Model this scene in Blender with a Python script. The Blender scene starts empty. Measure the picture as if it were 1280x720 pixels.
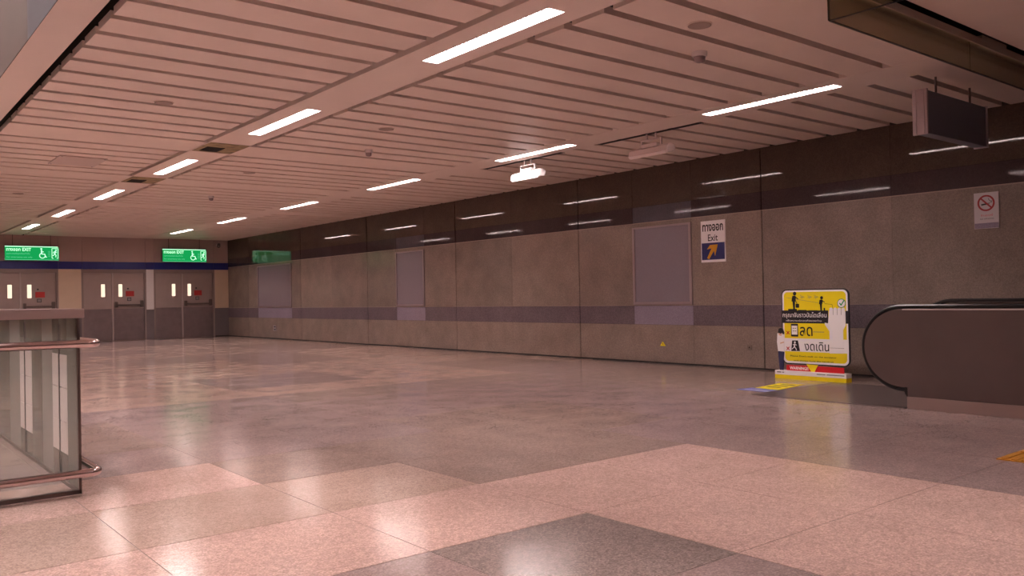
import bpy, bmesh, math, random
from mathutils import Vector, Matrix
random.seed(7)
C = bpy.context.scene.collection
PI = math.pi
ZC = 2.99      # ceiling
XW = 9.765     # right wall
YF = 26.15     # far wall
EYE = 1.05

# ------------------------------------------------------------------ materials
def new_mat(name):
    m = bpy.data.materials.new(name); m.use_nodes = True
    nt = m.node_tree
    return m, nt, nt.nodes['Principled BSDF']

def setp(b, **k):
    for n, v in k.items():
        b.inputs[n.replace('_', ' ')].default_value = v

def plain(name, col, rough=.5, metal=0, spec=.5, noise=0, scale=20, coat=0, bump=0):
    m, nt, b = new_mat(name)
    setp(b, Base_Color=(*col, 1), Roughness=rough, Metallic=metal)
    b.inputs['Specular IOR Level'].default_value = spec
    b.inputs['Coat Weight'].default_value = coat
    if noise or bump:
        tc = nt.nodes.new('ShaderNodeTexCoord')
        nz = nt.nodes.new('ShaderNodeTexNoise'); nz.inputs['Scale'].default_value = scale
        nz.inputs['Detail'].default_value = 4
        nt.links.new(tc.outputs['Object'], nz.inputs['Vector'])
    if noise:
        mp = nt.nodes.new('ShaderNodeMapRange')
        mp.inputs['From Min'].default_value = .3; mp.inputs['From Max'].default_value = .7
        mp.inputs['To Min'].default_value = 1 - noise; mp.inputs['To Max'].default_value = 1 + noise
        nt.links.new(nz.outputs['Fac'], mp.inputs['Value'])
        mx = nt.nodes.new('ShaderNodeVectorMath'); mx.operation = 'SCALE'
        mx.inputs[0].default_value = col
        nt.links.new(mp.outputs['Result'], mx.inputs['Scale'])
        nt.links.new(mx.outputs['Vector'], b.inputs['Base Color'])
    if bump:
        bp = nt.nodes.new('ShaderNodeBump'); bp.inputs['Strength'].default_value = bump
        bp.inputs['Distance'].default_value = .01
        nt.links.new(nz.outputs['Fac'], bp.inputs['Height'])
        nt.links.new(bp.outputs['Normal'], b.inputs['Normal'])
    return m

def granite(name, col, rough=.2, speck=.35, big=.08, scale=160, spec=.5, wave=.0, grain_scale=3.0):
    """polished speckled stone"""
    m, nt, b = new_mat(name)
    N = nt.nodes; L = nt.links
    tc = N.new('ShaderNodeTexCoord')
    n1 = N.new('ShaderNodeTexNoise'); n1.inputs['Scale'].default_value = scale; n1.inputs['Detail'].default_value = 2
    v1 = N.new('ShaderNodeTexVoronoi'); v1.inputs['Scale'].default_value = scale * .6
    n2 = N.new('ShaderNodeTexNoise'); n2.inputs['Scale'].default_value = grain_scale; n2.inputs['Detail'].default_value = 5
    for n in (n1, v1, n2): L.new(tc.outputs['Object'], n.inputs['Vector'])
    def rng(src, a, bb, lo, hi):
        mp = N.new('ShaderNodeMapRange')
        for k, v in (('From Min', a), ('From Max', bb), ('To Min', lo), ('To Max', hi)): mp.inputs[k].default_value = v
        L.new(src, mp.inputs['Value']); return mp.outputs['Result']
    a = rng(n1.outputs['Fac'], .35, .65, 1 - speck, 1 + speck)
    sep = N.new('ShaderNodeSeparateColor'); L.new(v1.outputs['Color'], sep.inputs['Color'])
    c = rng(sep.outputs['Red'], 0, 1, 1 - speck * .8, 1 + speck * .8)
    d = rng(n2.outputs['Fac'], .3, .7, 1 - big, 1 + big)
    m1 = N.new('ShaderNodeMath'); m1.operation = 'MULTIPLY'; L.new(a, m1.inputs[0]); L.new(c, m1.inputs[1])
    m2 = N.new('ShaderNodeMath'); m2.operation = 'MULTIPLY'; L.new(m1.outputs[0], m2.inputs[0]); L.new(d, m2.inputs[1])
    sc = N.new('ShaderNodeVectorMath'); sc.operation = 'SCALE'; sc.inputs[0].default_value = col
    L.new(m2.outputs[0], sc.inputs['Scale']); L.new(sc.outputs['Vector'], b.inputs['Base Color'])
    b.inputs['Roughness'].default_value = rough
    b.inputs['Specular IOR Level'].default_value = spec
    r = rng(n2.outputs['Fac'], .3, .7, rough * .75, rough * 1.3); L.new(r, b.inputs['Roughness'])
    if wave:
        n3 = N.new('ShaderNodeTexNoise'); n3.inputs['Scale'].default_value = 1.7; n3.inputs['Detail'].default_value = 2
        L.new(tc.outputs['Object'], n3.inputs['Vector'])
        bp = N.new('ShaderNodeBump'); bp.inputs['Strength'].default_value = wave; bp.inputs['Distance'].default_value = .02
        L.new(n3.outputs['Fac'], bp.inputs['Height']); L.new(bp.outputs['Normal'], b.inputs['Normal'])
    return m

def emit(name, col, s):
    m = bpy.data.materials.new(name); m.use_nodes = True
    nt = m.node_tree; nt.nodes.clear()
    e = nt.nodes.new('ShaderNodeEmission'); o = nt.nodes.new('ShaderNodeOutputMaterial')
    e.inputs['Color'].default_value = (*col, 1); e.inputs['Strength'].default_value = s
    nt.links.new(e.outputs[0], o.inputs[0]); return m

def glass(name, tint, refl=1.0, frost=0, haze=(0.5, .5, .5), rough=.01):
    """thin architectural glass: tinted clear + fresnel reflection (+ a frosted share)"""
    m = bpy.data.materials.new(name); m.use_nodes = True
    nt = m.node_tree; nt.nodes.clear(); N = nt.nodes; L = nt.links
    t = N.new('ShaderNodeBsdfTransparent'); t.inputs['Color'].default_value = (*tint, 1)
    g = N.new('ShaderNodeBsdfGlossy'); g.inputs['Roughness'].default_value = rough
    d = N.new('ShaderNodeBsdfDiffuse'); d.inputs['Color'].default_value = (*haze, 1)
    tl = N.new('ShaderNodeBsdfTranslucent'); tl.inputs['Color'].default_value = (*haze, 1)
    dt = N.new('ShaderNodeMixShader'); dt.inputs[0].default_value = .5
    L.new(d.outputs[0], dt.inputs[1]); L.new(tl.outputs[0], dt.inputs[2])
    m0 = N.new('ShaderNodeMixShader'); m0.inputs[0].default_value = frost
    L.new(t.outputs[0], m0.inputs[1]); L.new(dt.outputs[0], m0.inputs[2])
    f = N.new('ShaderNodeFresnel'); f.inputs['IOR'].default_value = 1.5
    mm = N.new('ShaderNodeMath'); mm.operation = 'MULTIPLY'; mm.inputs[1].default_value = refl
    L.new(f.outputs[0], mm.inputs[0])
    m1 = N.new('ShaderNodeMixShader'); L.new(mm.outputs[0], m1.inputs[0])
    L.new(m0.outputs[0], m1.inputs[1]); L.new(g.outputs[0], m1.inputs[2])
    o = N.new('ShaderNodeOutputMaterial'); L.new(m1.outputs[0], o.inputs[0]); return m

M = {}
M['slat'] = plain('ceiling_slat_paint', (.88, .74, .665), .38, spec=.4, noise=.03, scale=2)
M['band'] = plain('ceiling_band_paint', (.88, .75, .68), .4, spec=.4, noise=.03, scale=1.5)
M['stain'] = plain('stained_ceiling_plate', (.30, .22, .11), .6, noise=.5, scale=9)
M['void'] = plain('ceiling_void', (.035, .025, .022), .9)
M['black'] = plain('black_rubber', (.012, .010, .011), .35)
M['black_matte'] = plain('black_matte', (.015, .012, .012), .8)
M['granite_a'] = granite('wall_granite_a', (.265, .205, .178), .16, .14, .11, 120, .5)
M['granite_b'] = granite('wall_granite_b', (.240, .188, .162), .16, .14, .11, 120, .5)
M['granite_c'] = granite('wall_granite_c', (.288, .222, .190), .16, .14, .11, 120, .5)
M['wband'] = granite('wall_mauve_band', (.165, .128, .145), .16, .15, .08, 90, .5)
M['wband_light'] = granite('wall_lilac_band', (.29, .24, .31), .18, .08, .05, 90, .5)
M['wdark'] = granite('wall_dark_brown_stone', (.085, .060, .048), .03, .12, .1, 60, .32)
M['wdarkband'] = granite('wall_dark_mauve_band', (.060, .042, .046), .035, .1, .1, 60, .32)
M['wdark_lilac'] = granite('wall_dark_lilac_band', (.095, .085, .105), .05, .08, .1, 60, .32)
M['poster_panel'] = plain('blank_poster_panel', (.25, .205, .24), .25, noise=.04, scale=60)
M['frame_metal'] = plain('frame_metal', (.34, .26, .27), .35, metal=.3)
M['edge_highlight'] = plain('painted_edge_highlight', (.33, .25, .21), .3, metal=.5)
FR = .15
M['fl_pink'] = granite('floor_pink_granite', (.62, .42, .375), FR, .20, .05, 120, .46, .006)
M['fl_beige'] = granite('floor_beige_granite', (.50, .355, .305), FR, .18, .05, 120, .46, .006)
M['fl_brown'] = granite('floor_brown_granite', (.36, .262, .232), FR, .18, .06, 120, .46, .006)
M['fl_mauve'] = granite('floor_mauve_granite', (.37, .27, .26), FR, .18, .06, 120, .46, .006)
M['fl_grey'] = granite('floor_grey_granite', (.30, .235, .22), FR, .25, .06, 120, .46, .006)
M['fl_joint'] = plain('floor_joint', (.24, .17, .155), .5)
M['plate'] = plain('landing_plate_steel', (.15, .115, .118), .25, metal=.4, noise=.15, scale=40)
M['door'] = plain('door_grey_paint', (.37, .28, .26), .38, noise=.04, scale=5)
M['door_low'] = plain('door_kick_steel', (.25, .195, .20), .28, metal=.5, noise=.08, scale=6)
M['doorframe'] = plain('door_frame_paint', (.27, .20, .19), .4)
M['strip'] = plain('door_meeting_strip', (.50, .40, .39), .3, metal=.3)
M['cream'] = plain('cream_wall_panel', (.68, .52, .39), .4, noise=.03, scale=4)
M['pinkpanel'] = plain('pink_beige_wall_panel', (.50, .37, .345), .4, noise=.04, scale=3)
M['wainscot'] = plain('grey_wainscot', (.17, .14, .145), .25, noise=.05, scale=6)
M['blue'] = plain('blue_band', (.014, .022, .20), .3)
M['red'] = plain('red_sticker', (.45, .02, .02), .5)
M['white'] = plain('white_print', (.97, .93, .96), .4)
M['offwhite'] = plain('white_plastic', (.72, .66, .66), .4)
M['navy'] = plain('navy_print', (.015, .015, .12), .4)
M['orange'] = plain('orange_arrow', (.72, .33, .01), .4)
M['blackprint'] = plain('black_print', (.012, .010, .014), .45)
M['greyprint'] = plain('grey_print', (.25, .22, .23), .5)
M['noredring'] = plain('dark_red_print', (.35, .01, .015), .4)
M['signgrey'] = plain('white_sign_plate', (.62, .55, .58), .4)
M['yellow'] = plain('yellow_print', (.95, .76, .008), .4)
M['redprint'] = plain('red_print', (.62, .01, .02), .4)
M['greenprint'] = plain('green_print', (.03, .33, .12), .4)
M['skin'] = plain('printed_skin', (.75, .48, .36), .5)
M['darkblue'] = plain('printed_dark_trousers', (.03, .03, .10), .5)
M['bluesticker'] = plain('blue_floor_sticker', (.16, .16, .52), .3)
M['steel'] = plain('escalator_steel', (.19, .15, .145), .3, metal=.75, noise=.05, scale=3)
M['skirt'] = plain('escalator_skirt_steel', (.48, .38, .36), .32, metal=.7)
M['tube'] = plain('handrail_steel', (.62, .50, .50), .16, metal=1)
M['cap'] = plain('balustrade_cap_steel', (.60, .47, .46), .35, metal=.7, noise=.03, scale=8)
M['edge'] = plain('dark_steel_post', (.16, .12, .11), .35, metal=.6)
M['glass'] = glass('clear_green_glass', (.965, .98, .965), 1.3, .15, (.92, .95, .9))  # frosted share adds a pale veil to brighten the clear pane
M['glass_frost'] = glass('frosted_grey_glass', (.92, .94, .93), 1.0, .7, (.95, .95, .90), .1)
M['glass_dark'] = glass('dark_grey_green_glass', (.80, .86, .80), 1.0, .4, (.75, .8, .7), .05)
M['glass_mid'] = glass('grey_green_glass', (.86, .91, .87), 1.0, .45, (.85, .92, .82), .05)
M['reflection_white'] = plain('painted_reflection_white', (.95, .87, .85), .3)
M['glass_smoke'] = glass('olive_smoke_glass', (.82, .79, .66), .8, .04, (.3, .3, .2))
M['tactile'] = plain('tactile_yellow', (.55, .25, .03), .5, noise=.2, scale=90)
M['signbox'] = plain('lightbox_face', (.19, .205, .27), .3)
M['signend'] = plain('lightbox_end_aluminium', (.55, .46, .49), .35, metal=.5)
M['speaker'] = plain('speaker_grille', (.42, .32, .28), .7)
M['patch'] = plain('pale_ceiling_patch', (.62, .49, .45), .35)
M['shaft'] = plain('upper_void_panel', (.115, .078, .066), .6, noise=.12, scale=1.2)
M['shaftblue'] = plain('upper_void_grey_panel', (.10, .088, .10), .5)
M['lamp'] = emit('lamp_diffuser', (1, .855, .82), 54.0)
M['blade'] = plain('louvre_blade', (.62, .55, .53), .4)
M['led'] = emit('lit_lamp_lens', (1, .85, .85), 2.0)
M['green'] = emit('exit_sign_green', (.01, .42, .10), .55)
M['greenlit'] = emit('exit_sign_white', (.5, 1, .62), .9)
M['greenmid'] = emit('exit_sign_pale_green', (.12, .66, .30), .6)
M['window'] = emit('lit_door_window', (1, .70, .52), .9)
M['frost_unlit'] = plain('frosted_lamp_cover', (.92, .80, .80), .35)

# ------------------------------------------------------------------ geometry helpers
class MB:
    def __init__(s): s.v = []; s.f = []; s.mi = []; s.mats = []; s.smooth = []
    def _m(s, mat):
        if mat not in s.mats: s.mats.append(mat)
        return s.mats.index(mat)
    def add(s, vs, fs, mat, smooth=False):
        o = len(s.v); k = s._m(mat)
        s.v += [tuple(v) for v in vs]
        for f in fs: s.f.append([i + o for i in f]); s.mi.append(k); s.smooth.append(smooth)
    def box(s, x0, x1, y0, y1, z0, z1, mat):
        vs = [(x, y, z) for z in (z0, z1) for y in (y0, y1) for x in (x0, x1)]
        s.add(vs, [(0, 2, 3, 1), (4, 5, 7, 6), (0, 1, 5, 4), (2, 6, 7, 3), (0, 4, 6, 2), (1, 3, 7, 5)], mat)
    def prism(s, pts, mp, t0, t1, mat):
        """2D polygon pts extruded; mp(u,w,t)->xyz"""
        n = len(pts)
        vs = [mp(u, w, t0) for u, w in pts] + [mp(u, w, t1) for u, w in pts]
        fs = [list(range(n))[::-1], list(range(n, 2 * n))] + [(i, (i + 1) % n, n + (i + 1) % n, n + i) for i in range(n)]
        s.add(vs, fs, mat)
    def tube(s, path, r, mat, n=14, closed_ends=True):
        P = [Vector(p) for p in path]; rings = []
        T0 = (P[1] - P[0]).normalized()
        up = Vector((0, 0, 1)) if abs(T0.z) < .9 else Vector((1, 0, 0))
        nrm = (up - T0 * up.dot(T0)).normalized()
        vs = []
        for i, p in enumerate(P):
            if i == 0: T = (P[1] - P[0]).normalized()
            elif i == len(P) - 1: T = (P[-1] - P[-2]).normalized()
            else: T = ((P[i + 1] - p).normalized() + (p - P[i - 1]).normalized()).normalized()
            nrm = (nrm - T * nrm.dot(T)).normalized(); b = T.cross(nrm)
            for k in range(n):
                a = 2 * PI * k / n; vs.append(p + nrm * math.cos(a) * r + b * math.sin(a) * r)
        fs = []
        for i in range(len(P) - 1):
            for k in range(n):
                fs.append((i * n + k, i * n + (k + 1) % n, (i + 1) * n + (k + 1) % n, (i + 1) * n + k))
        s.add(vs, fs, mat, True)
        if closed_ends:
            m = len(P) - 1
            s.add(vs[:n], [list(range(n))[::-1]], mat); s.add(vs[m * n:], [list(range(n))], mat)
    def lathe(s, prof, cx, cy, cz, mat, n=24):
        vs = []; fs = []
        for r, z in prof:
            for k in range(n):
                a = 2 * PI * k / n; vs.append((cx + r * math.cos(a), cy + r * math.sin(a), cz + z))
        for i in range(len(prof) - 1):
            for k in range(n): fs.append((i * n + k, i * n + (k + 1) % n, (i + 1) * n + (k + 1) % n, (i + 1) * n + k))
        s.add(vs, fs, mat, True)
        m = len(prof) - 1
        s.add(vs[:n], [list(range(n))[::-1]], mat); s.add(vs[m * n:], [list(range(n))], mat)
    def build(s, name, parent=None, bevel=0, origin=None):
        me = bpy.data.meshes.new(name)
        o3 = Vector(origin) if origin else Vector((0, 0, 0))
        me.from_pydata([tuple(Vector(v) - o3) for v in s.v], [], s.f)
        for m in s.mats: me.materials.append(M[m])
        for p, k, sm in zip(me.polygons, s.mi, s.smooth): p.material_index = k; p.use_smooth = sm
        bm = bmesh.new(); bm.from_mesh(me); bmesh.ops.recalc_face_normals(bm, faces=bm.faces[:])
        if bevel:
            bmesh.ops.remove_doubles(bm, verts=bm.verts[:], dist=1e-5)
            bmesh.ops.bevel(bm, geom=[e for e in bm.edges if e.is_manifold and e.calc_face_angle(0) > .6], offset=bevel, segments=2, affect='EDGES')
        bm.to_mesh(me); bm.free()
        ob = bpy.data.objects.new(name, me); C.objects.link(ob)
        if parent is not None:
            ob.parent = parent
            ob.location = (o3 - parent['_w']) if False else o3 - Vector(parent_world(parent))
        else: ob.location = o3
        return ob

WORLD = {}
def parent_world(o):
    w = Vector((0, 0, 0))
    while o is not None:
        w += o.location; o = o.parent
    return w
def tag(o, label, cat, group=None):
    o['label'] = label; o['category'] = cat
    if group: o['group'] = group
    return o
def thing(name, label, cat, loc, group=None):
    o = bpy.data.objects.new(name, None); C.objects.link(o); o.location = loc
    o.empty_display_size = .1
    return tag(o, label, cat, group)
def struct(o): o['kind'] = 'structure'; return o
def structE(name, loc=(0, 0, 0)):
    o = bpy.data.objects.new(name, None); C.objects.link(o); o.location = loc; o['kind'] = 'structure'; return o
def dup(root, loc, label=None):
    r = root.copy(); C.objects.link(r); r.location = loc
    if label: r['label'] = label
    for ch in list(root.children):
        c = ch.copy(); C.objects.link(c); c.parent = r
        for g in ch.children:
            d = g.copy(); C.objects.link(d); d.parent = c
    return r
def rbox(mat, x0, x1, y0, y1, z0, z1):
    m = MB(); m.box(x0, x1, y0, y1, z0, z1, mat); return m
def rrect(u0, u1, w0, w1, r, n=6):
    pts = []
    for cx, cy, a0 in ((u1 - r, w0 + r, -PI / 2), (u1 - r, w1 - r, 0), (u0 + r, w1 - r, PI / 2), (u0 + r, w0 + r, PI)):
        for k in range(n + 1):
            a = a0 + k * PI / 2 / n; pts.append((cx + r * math.cos(a), cy + r * math.sin(a)))
    return pts
def circ(u, w, r, n=24): return [(u + r * math.cos(2 * PI * k / n), w + r * math.sin(2 * PI * k / n)) for k in range(n)]
def ring_strip(mb, u, w, r0, r1, a0, a1, mp, t0, t1, mat, n=28):
    for k in range(n):
        a = a0 + (a1 - a0) * k / n; b = a0 + (a1 - a0) * (k + 1) / n
        mb.prism([(u + r0 * math.cos(a), w + r0 * math.sin(a)), (u + r1 * math.cos(a), w + r1 * math.sin(a)),
                  (u + r1 * math.cos(b), w + r1 * math.sin(b)), (u + r0 * math.cos(b), w + r0 * math.sin(b))], mp, t0, t1, mat)
def stroke(mb, a, b, wd, mp, t0, t1, mat):
    a = Vector(a); b = Vector(b); d = (b - a).normalized(); n = Vector((-d.y, d.x)) * wd / 2
    mb.prism([tuple(a + n), tuple(a - n), tuple(b - n), tuple(b + n)], mp, t0, t1, mat)

def text_obj(name, body, u0, u1, w0, w1, mp, t, mat, parent, bold=0):
    """real lettering fitted into the rectangle u0..u1 x w0..w1 of the plane mp at offset t"""
    cu = bpy.data.curves.new(name, 'FONT'); cu.body = body; cu.size = 1; cu.offset = bold; cu.resolution_u = 3
    tmp = bpy.data.objects.new(name, cu); C.objects.link(tmp)
    dg = bpy.context.evaluated_depsgraph_get(); dg.update()
    me = bpy.data.meshes.new_from_object(tmp.evaluated_get(dg))
    bpy.data.objects.remove(tmp)
    if len(me.vertices) == 0: return None
    xs = [v.co.x for v in me.vertices]; ys = [v.co.y for v in me.vertices]
    ax, bx, ay, by = min(xs), max(xs), min(ys), max(ys)
    W = parent_world(parent)
    for v in me.vertices:
        u = u0 + (v.co.x - ax) / (bx - ax) * (u1 - u0); w = w0 + (v.co.y - ay) / max(by - ay, 1e-6) * (w1 - w0)
        v.co = Vector(mp(u, w, t)) - W
    me.materials.clear(); me.materials.append(M[mat])
    o = bpy.data.objects.new(name, me); C.objects.link(o); o.parent = parent
    return o

# ------------------------------------------------------------------ floor
XJ = [4.65 + k * .9067 for k in range(-13, 7)]
YJ = [3.82 + k * .87 for k in range(-13, 27)]
fb = MB(); g = .0025
def floor_mat(x, y):
    if y < 3.82 and x < 4.65:
        if y < 2.95 and x < 2.84: return 'fl_mauve' if (y < 2.08 or x < 1.93) else 'fl_grey'
        return 'fl_pink'
    if y < 3.82 and x >= 4.65: return 'fl_mauve'  # tile change is real; the darker stone also stands in for vignetting
    if x < 1.93 and y < 4.69: return 'fl_beige'
    if x < 1.93 and y < 5.56: return 'fl_pink'
    if x < 2.84 and y < 4.69: return 'fl_beige'
    if x < 4.65 and y < 5.56: return 'fl_brown'
    bx = int((x + 20) // 1.8134); by = int((y + 20) // 1.74)
    h = (bx * 7 + by * 13 + (bx * by) % 5) % 5
    if y < 9.1: return ('fl_brown', 'fl_mauve', 'fl_brown', 'fl_mauve', 'fl_mauve')[h]
    return ('fl_beige', 'fl_brown', 'fl_beige', 'fl_mauve', 'fl_beige')[h]
for i in range(len(XJ) - 1):
    for j in range(len(YJ) - 1):
        x0, x1 = XJ[i], XJ[i + 1]; y0, y1 = YJ[j], YJ[j + 1]
        fb.box(x0 + g, x1 - g, y0 + g, y1 - g, -.02, 0, floor_mat((x0 + x1) / 2, (y0 + y1) / 2))
fb.box(XJ[0], XJ[-1], YJ[0], YJ[-1], -.10, -.0015, 'fl_joint')
struct(fb.build('floor'))

# ------------------------------------------------------------------ ceiling (slats over a dark void)
P = .4087; G0 = 3.605; GW = .043   # slat pitch, first gap centre, half gap
cb = MB()
TH = .055
def slats(x0, x1, y_start, y_end, skip=(), holes=()):
    gaps = []
    k = 0
    while G0 + k * P < y_end:
        if G0 + k * P > y_start and k not in skip: gaps.append(G0 + k * P)
        k += 1
    a = y_start
    for gp in gaps + [None]:
        b = y_end if gp is None else gp - GW
        cb.box(x0, x1, a, b, ZC, ZC + TH, 'slat')
        if gp is not None: a = gp + GW
SK = (17, 25, 34, 43, 52)
B1L, B1R = 3.58, 4.09
B2L, B2R = 7.20, 7.68
GAP = .07
slats(1.50, B1L - GAP, 2.82, YF, SK)
slats(B1R + GAP, B2L, 2.82, YF, SK)
slats(B2R, XW, 2.82, YF, SK)
# thin slits beside band 2 are black strips standing in for shaded open gaps
# plain ceiling nearer the camera, with the two openings above stair and escalator left free
cb.box(1.5, B1L - GAP, -6, 2.82, ZC, ZC + TH, 'slat')
cb.box(B1R + GAP, 6.9, -6, 2.68, ZC, ZC + TH, 'slat')
cb.box(B1R + GAP, 4.95, 2.68, 2.82, ZC, ZC + TH, 'slat')
cb.box(6.9, XW, 1.9, 2.68, ZC, ZC + TH, 'slat')
cb.box(-6, -2.5, -6, YF, ZC, ZC + TH, 'slat')
cb.box(-2.5, 1.15, 14, YF, ZC, ZC + TH, 'slat')
cb.box(-2.5, 1.15, -6, 1.0, ZC, ZC + TH, 'slat')
# void above
cb.box(1.20, 6.9, -6, YF, ZC + .32, ZC + .36, 'void')
cb.box(6.9, XW + .3, 1.9, YF, ZC + .32, ZC + .36, 'void')
cb.box(XW, XW + .02, -6, YF, ZC - .0, ZC + .36, 'void')
ceil = struct(cb.build('ceiling'))

LY = [4.975 + 3.668 * k for k in range(6)]
def band(name, x0, x1, ys, lx0, lx1, y0, y1, hl=.785):
    m = MB(); a = y0
    for y in sorted(ys):
        m.box(x0, x1, a, y - hl, ZC - .002, ZC + .085, 'band')
        m.box(x0, lx0, y - hl, y + hl, ZC - .002, ZC + .085, 'band')
        m.box(lx1, x1, y - hl, y + hl, ZC - .002, ZC + .085, 'band')
        a = y + hl
    m.box(x0, x1, a, y1, ZC - .002, ZC + .085, 'band')
    return struct(m.build(name))
L1X = (3.77, 3.93); L2X = (7.365, 7.515)
band('trim_1', B1L, B1R, LY + [LY[0] - 3.668, LY[0] - 7.336], L1X[0], L1X[1], -6, YF)
band('trim_2', B2L, B2R, LY, L2X[0], L2X[1], 2.82, YF)
# transverse plates crossing band 1 between slat bays
tb = MB()
for k in (17, 25, 34, 43):
    yc = G0 + k * P
    tb.box(B1L - GAP, B1L, yc - P + GW, yc + P - GW, ZC, ZC + .08, 'slat')
    tb.box(B1R, B1R + GAP, yc - P + GW, yc + P - GW, ZC, ZC + .08, 'slat')
struct(tb.build('trim_3'))
# left bulkhead beam along the opening
struct(rbox('band', 1.15, 1.412, -6, YF, ZC, ZC + .03).build('trim_4'))
# raised void over the stair
sb = MB()
sb.box(-2.55, -2.5, 1, 14, ZC, 5.6, 'shaft'); sb.box(-2.5, 1.15, 14, 14.05, ZC, 5.6, 'shaft')
sb.box(-2.5, 1.15, .95, 1.0, ZC, 5.6, 'shaft'); sb.box(-2.5, 1.15, 1, 14, 5.6, 5.65, 'shaft')
sb.box(1.145, 1.2, 6.95, 14, ZC + .0005, 5.6, 'shaft'); sb.box(1.145, 1.2, 1, 6.95, ZC + .0005, 5.6, 'shaftblue')
struct(sb.build('wall_upper_left'))
cl = MB(); cl.lathe([(.34, 0), (.34, 2.6)], -.9, 13.3, ZC, 'shaftblue', 32)
sb = MB()
sb.box(6.85, 6.9, -6, 1.9, ZC, 5.6, 'shaft'); sb.box(6.9, XW, 1.9, 1.95, ZC, 5.6, 'shaft'); sb.box(XW, XW + .05, -6, 1.9, ZC, 5.6, 'shaft')
sb.box(6.9, XW, -6, 1.9, 5.6, 5.65, 'shaft'); sb.box(6.9, XW, -6.05, -6, ZC, 5.6, 'shaft')
struct(sb.build('wall_upper_right'))
# outer walls never seen in the photo, closing the hall
struct(rbox('cream', -6.05, -6, -6, YF, 0, ZC).build('wall_left'))
struct(rbox('cream', -6, XW, -6.05, -6, 0, ZC).build('wall_back'))

# ------------------------------------------------------------------ right wall
wb = MB()
JY = [-.45 + -3.56 + 3.5625 * k for k in range(0, 9)]      # main joints
JY = [10.226 + 3.565 * k for k in range(-5, 5)]
cols = []
for k, y in enumerate(JY):
    nxt = y + 3.565
    cuts = [y, y + 1.78, nxt]
    for a, b in ((7.85, 9.0), (14.93, 16.07), (21.5, 23.8)):
        for c in (a, b):
            if y < c < nxt: cuts.append(c)
    if y < 4.3 < nxt: cuts = [c for c in cuts]
    cuts = sorted(set(cuts))
    # drop faint joint lying inside a poster bay
    cuts = [c for c in cuts if not any(a < c < b for a, b in ((7.85, 9.0), (14.93, 16.07), (21.5, 23.8)))]
    for i in range(len(cuts) - 1): cols.append((cuts[i], cuts[i + 1], i == 0, i == len(cuts) - 2))
ZB = (.585, .875, 2.15, 2.40)
for n, (a, b, first, last) in enumerate(cols):
    b = min(b, YF + .1)
    if b - a < .01: continue
    a2 = a + (.009 if first else .0012); b2 = b - (.009 if last else .0012)
    bay = any(abs(a - p) < .02 for p in (7.85, 14.93, 21.5))
    gm = ('granite_a', 'granite_b', 'granite_c')[(n * 5 + 1) % 3]
    gl = ('granite_a', 'granite_b', 'granite_c')[(n * 3 + 2) % 3]
    e = .0012
    wb.box(XW, XW + .03, a2, b2, 0.0, ZB[0] - e, gl)
    wb.box(XW, XW + .03, a2, b2, ZB[0] + e, ZB[1] - e, 'wband_light' if bay else 'wband')
    wb.box(XW, XW + .03, a2, b2, ZB[1] + e, ZB[2] - e, gm)
    wb.box(XW, XW + .03, a2, b2, ZB[2] + e, ZB[3] - e, 'wdark_lilac' if bay else 'wdarkband')
    wb.box(XW, XW + .03, a2, b2, ZB[3] + e, ZC, 'wdark')
wb.box(XW + .02, XW + .2, -6, YF + .3, 0, ZC, 'black_matte')
struct(wb.build('wall_right'))
tr = MB()  # thin pale strips painted in for highlights along the band edges
tr.box(XW - .003, XW, -6, YF, ZB[2] - .007, ZB[2] + .004, 'edge_highlight')
tr.box(XW - .003, XW, -6, YF, ZB[1] - .002, ZB[1] + .005, 'edge_highlight')
struct(tr.build('trim_5'))
struct(rbox('black_matte', XW - .006, XW, -6, YF, 0, .022).build('baseboard_right'))

PB = [((7.85, 9.0), 'blank grey poster panel in pale frame, beside the white exit arrow sign'),
      ((14.93, 16.07), 'narrow-looking blank poster panel in pale frame, middle one of the three on the granite wall'),
      ((21.5, 23.8), 'blank mauve poster panel farthest along the granite wall, near the exit doors')]
for (a, b), lab in PB:
    t = thing('poster_panel', lab, 'wall panel', (XW, (a + b) / 2, .9), 'blank framed panels on the granite wall')
    f = MB(); w = .045; x0, x1 = XW - .02, XW + .004; z0, z1 = .885, 2.085
    f.box(x0, x1, a, a + w, z0, z1, 'frame_metal'); f.box(x0, x1, b - w, b, z0, z1, 'frame_metal')
    f.box(x0, x1, a + w, b - w, z0, z0 + w, 'frame_metal'); f.box(x0, x1, a + w, b - w, z1 - w * .6, z1, 'frame_metal')
    f.build('frame', t)
    rbox('poster_panel', XW - .008, XW, a + w, b - w, z0 + w, z1 - w * .6).build('panel', t)

# ------------------------------------------------------------------ far wall
fw = MB()
Y0 = YF
fw.box(-6, XW + .2, YF + .10, YF + .2, 0, ZC, 'pinkpanel')
xs = [-6, -3, -1, 1, 3.19, 4.98, 5.59, 6.42, 7.29, 7.53, 9.30, XW]
for i in range(len(xs) - 1):
    fw.box(xs[i] + .004, xs[i + 1] - .004, Y0, YF + .10, 2.285, ZC, 'pinkpanel')
for a, b, m_ in ((4.98, 5.56, 'cream'), (7.31, 7.52, 'offwhite'), (9.335, XW, 'cream')):
    fw.box(a, b, Y0, YF + .10, .885, 2.07, m_)
    fw.box(a, b, Y0, YF + .10, 0, .88, 'wainscot')
fw.box(-6, 3.14, Y0, YF + .1, 0, 2.07, 'cream')
struct(fw.build('wall_far'))
bb = MB()
for i in range(len(xs) - 1): bb.box(xs[i] + .003, xs[i + 1] - .003, YF - .012, YF + .10, 2.075, 2.283, 'blue')
struct(bb.build('trim_6'))
struct(rbox('black_matte', 9.335, XW - .006, YF - .01, YF, 0, .03).build('baseboard_far'))
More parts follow.
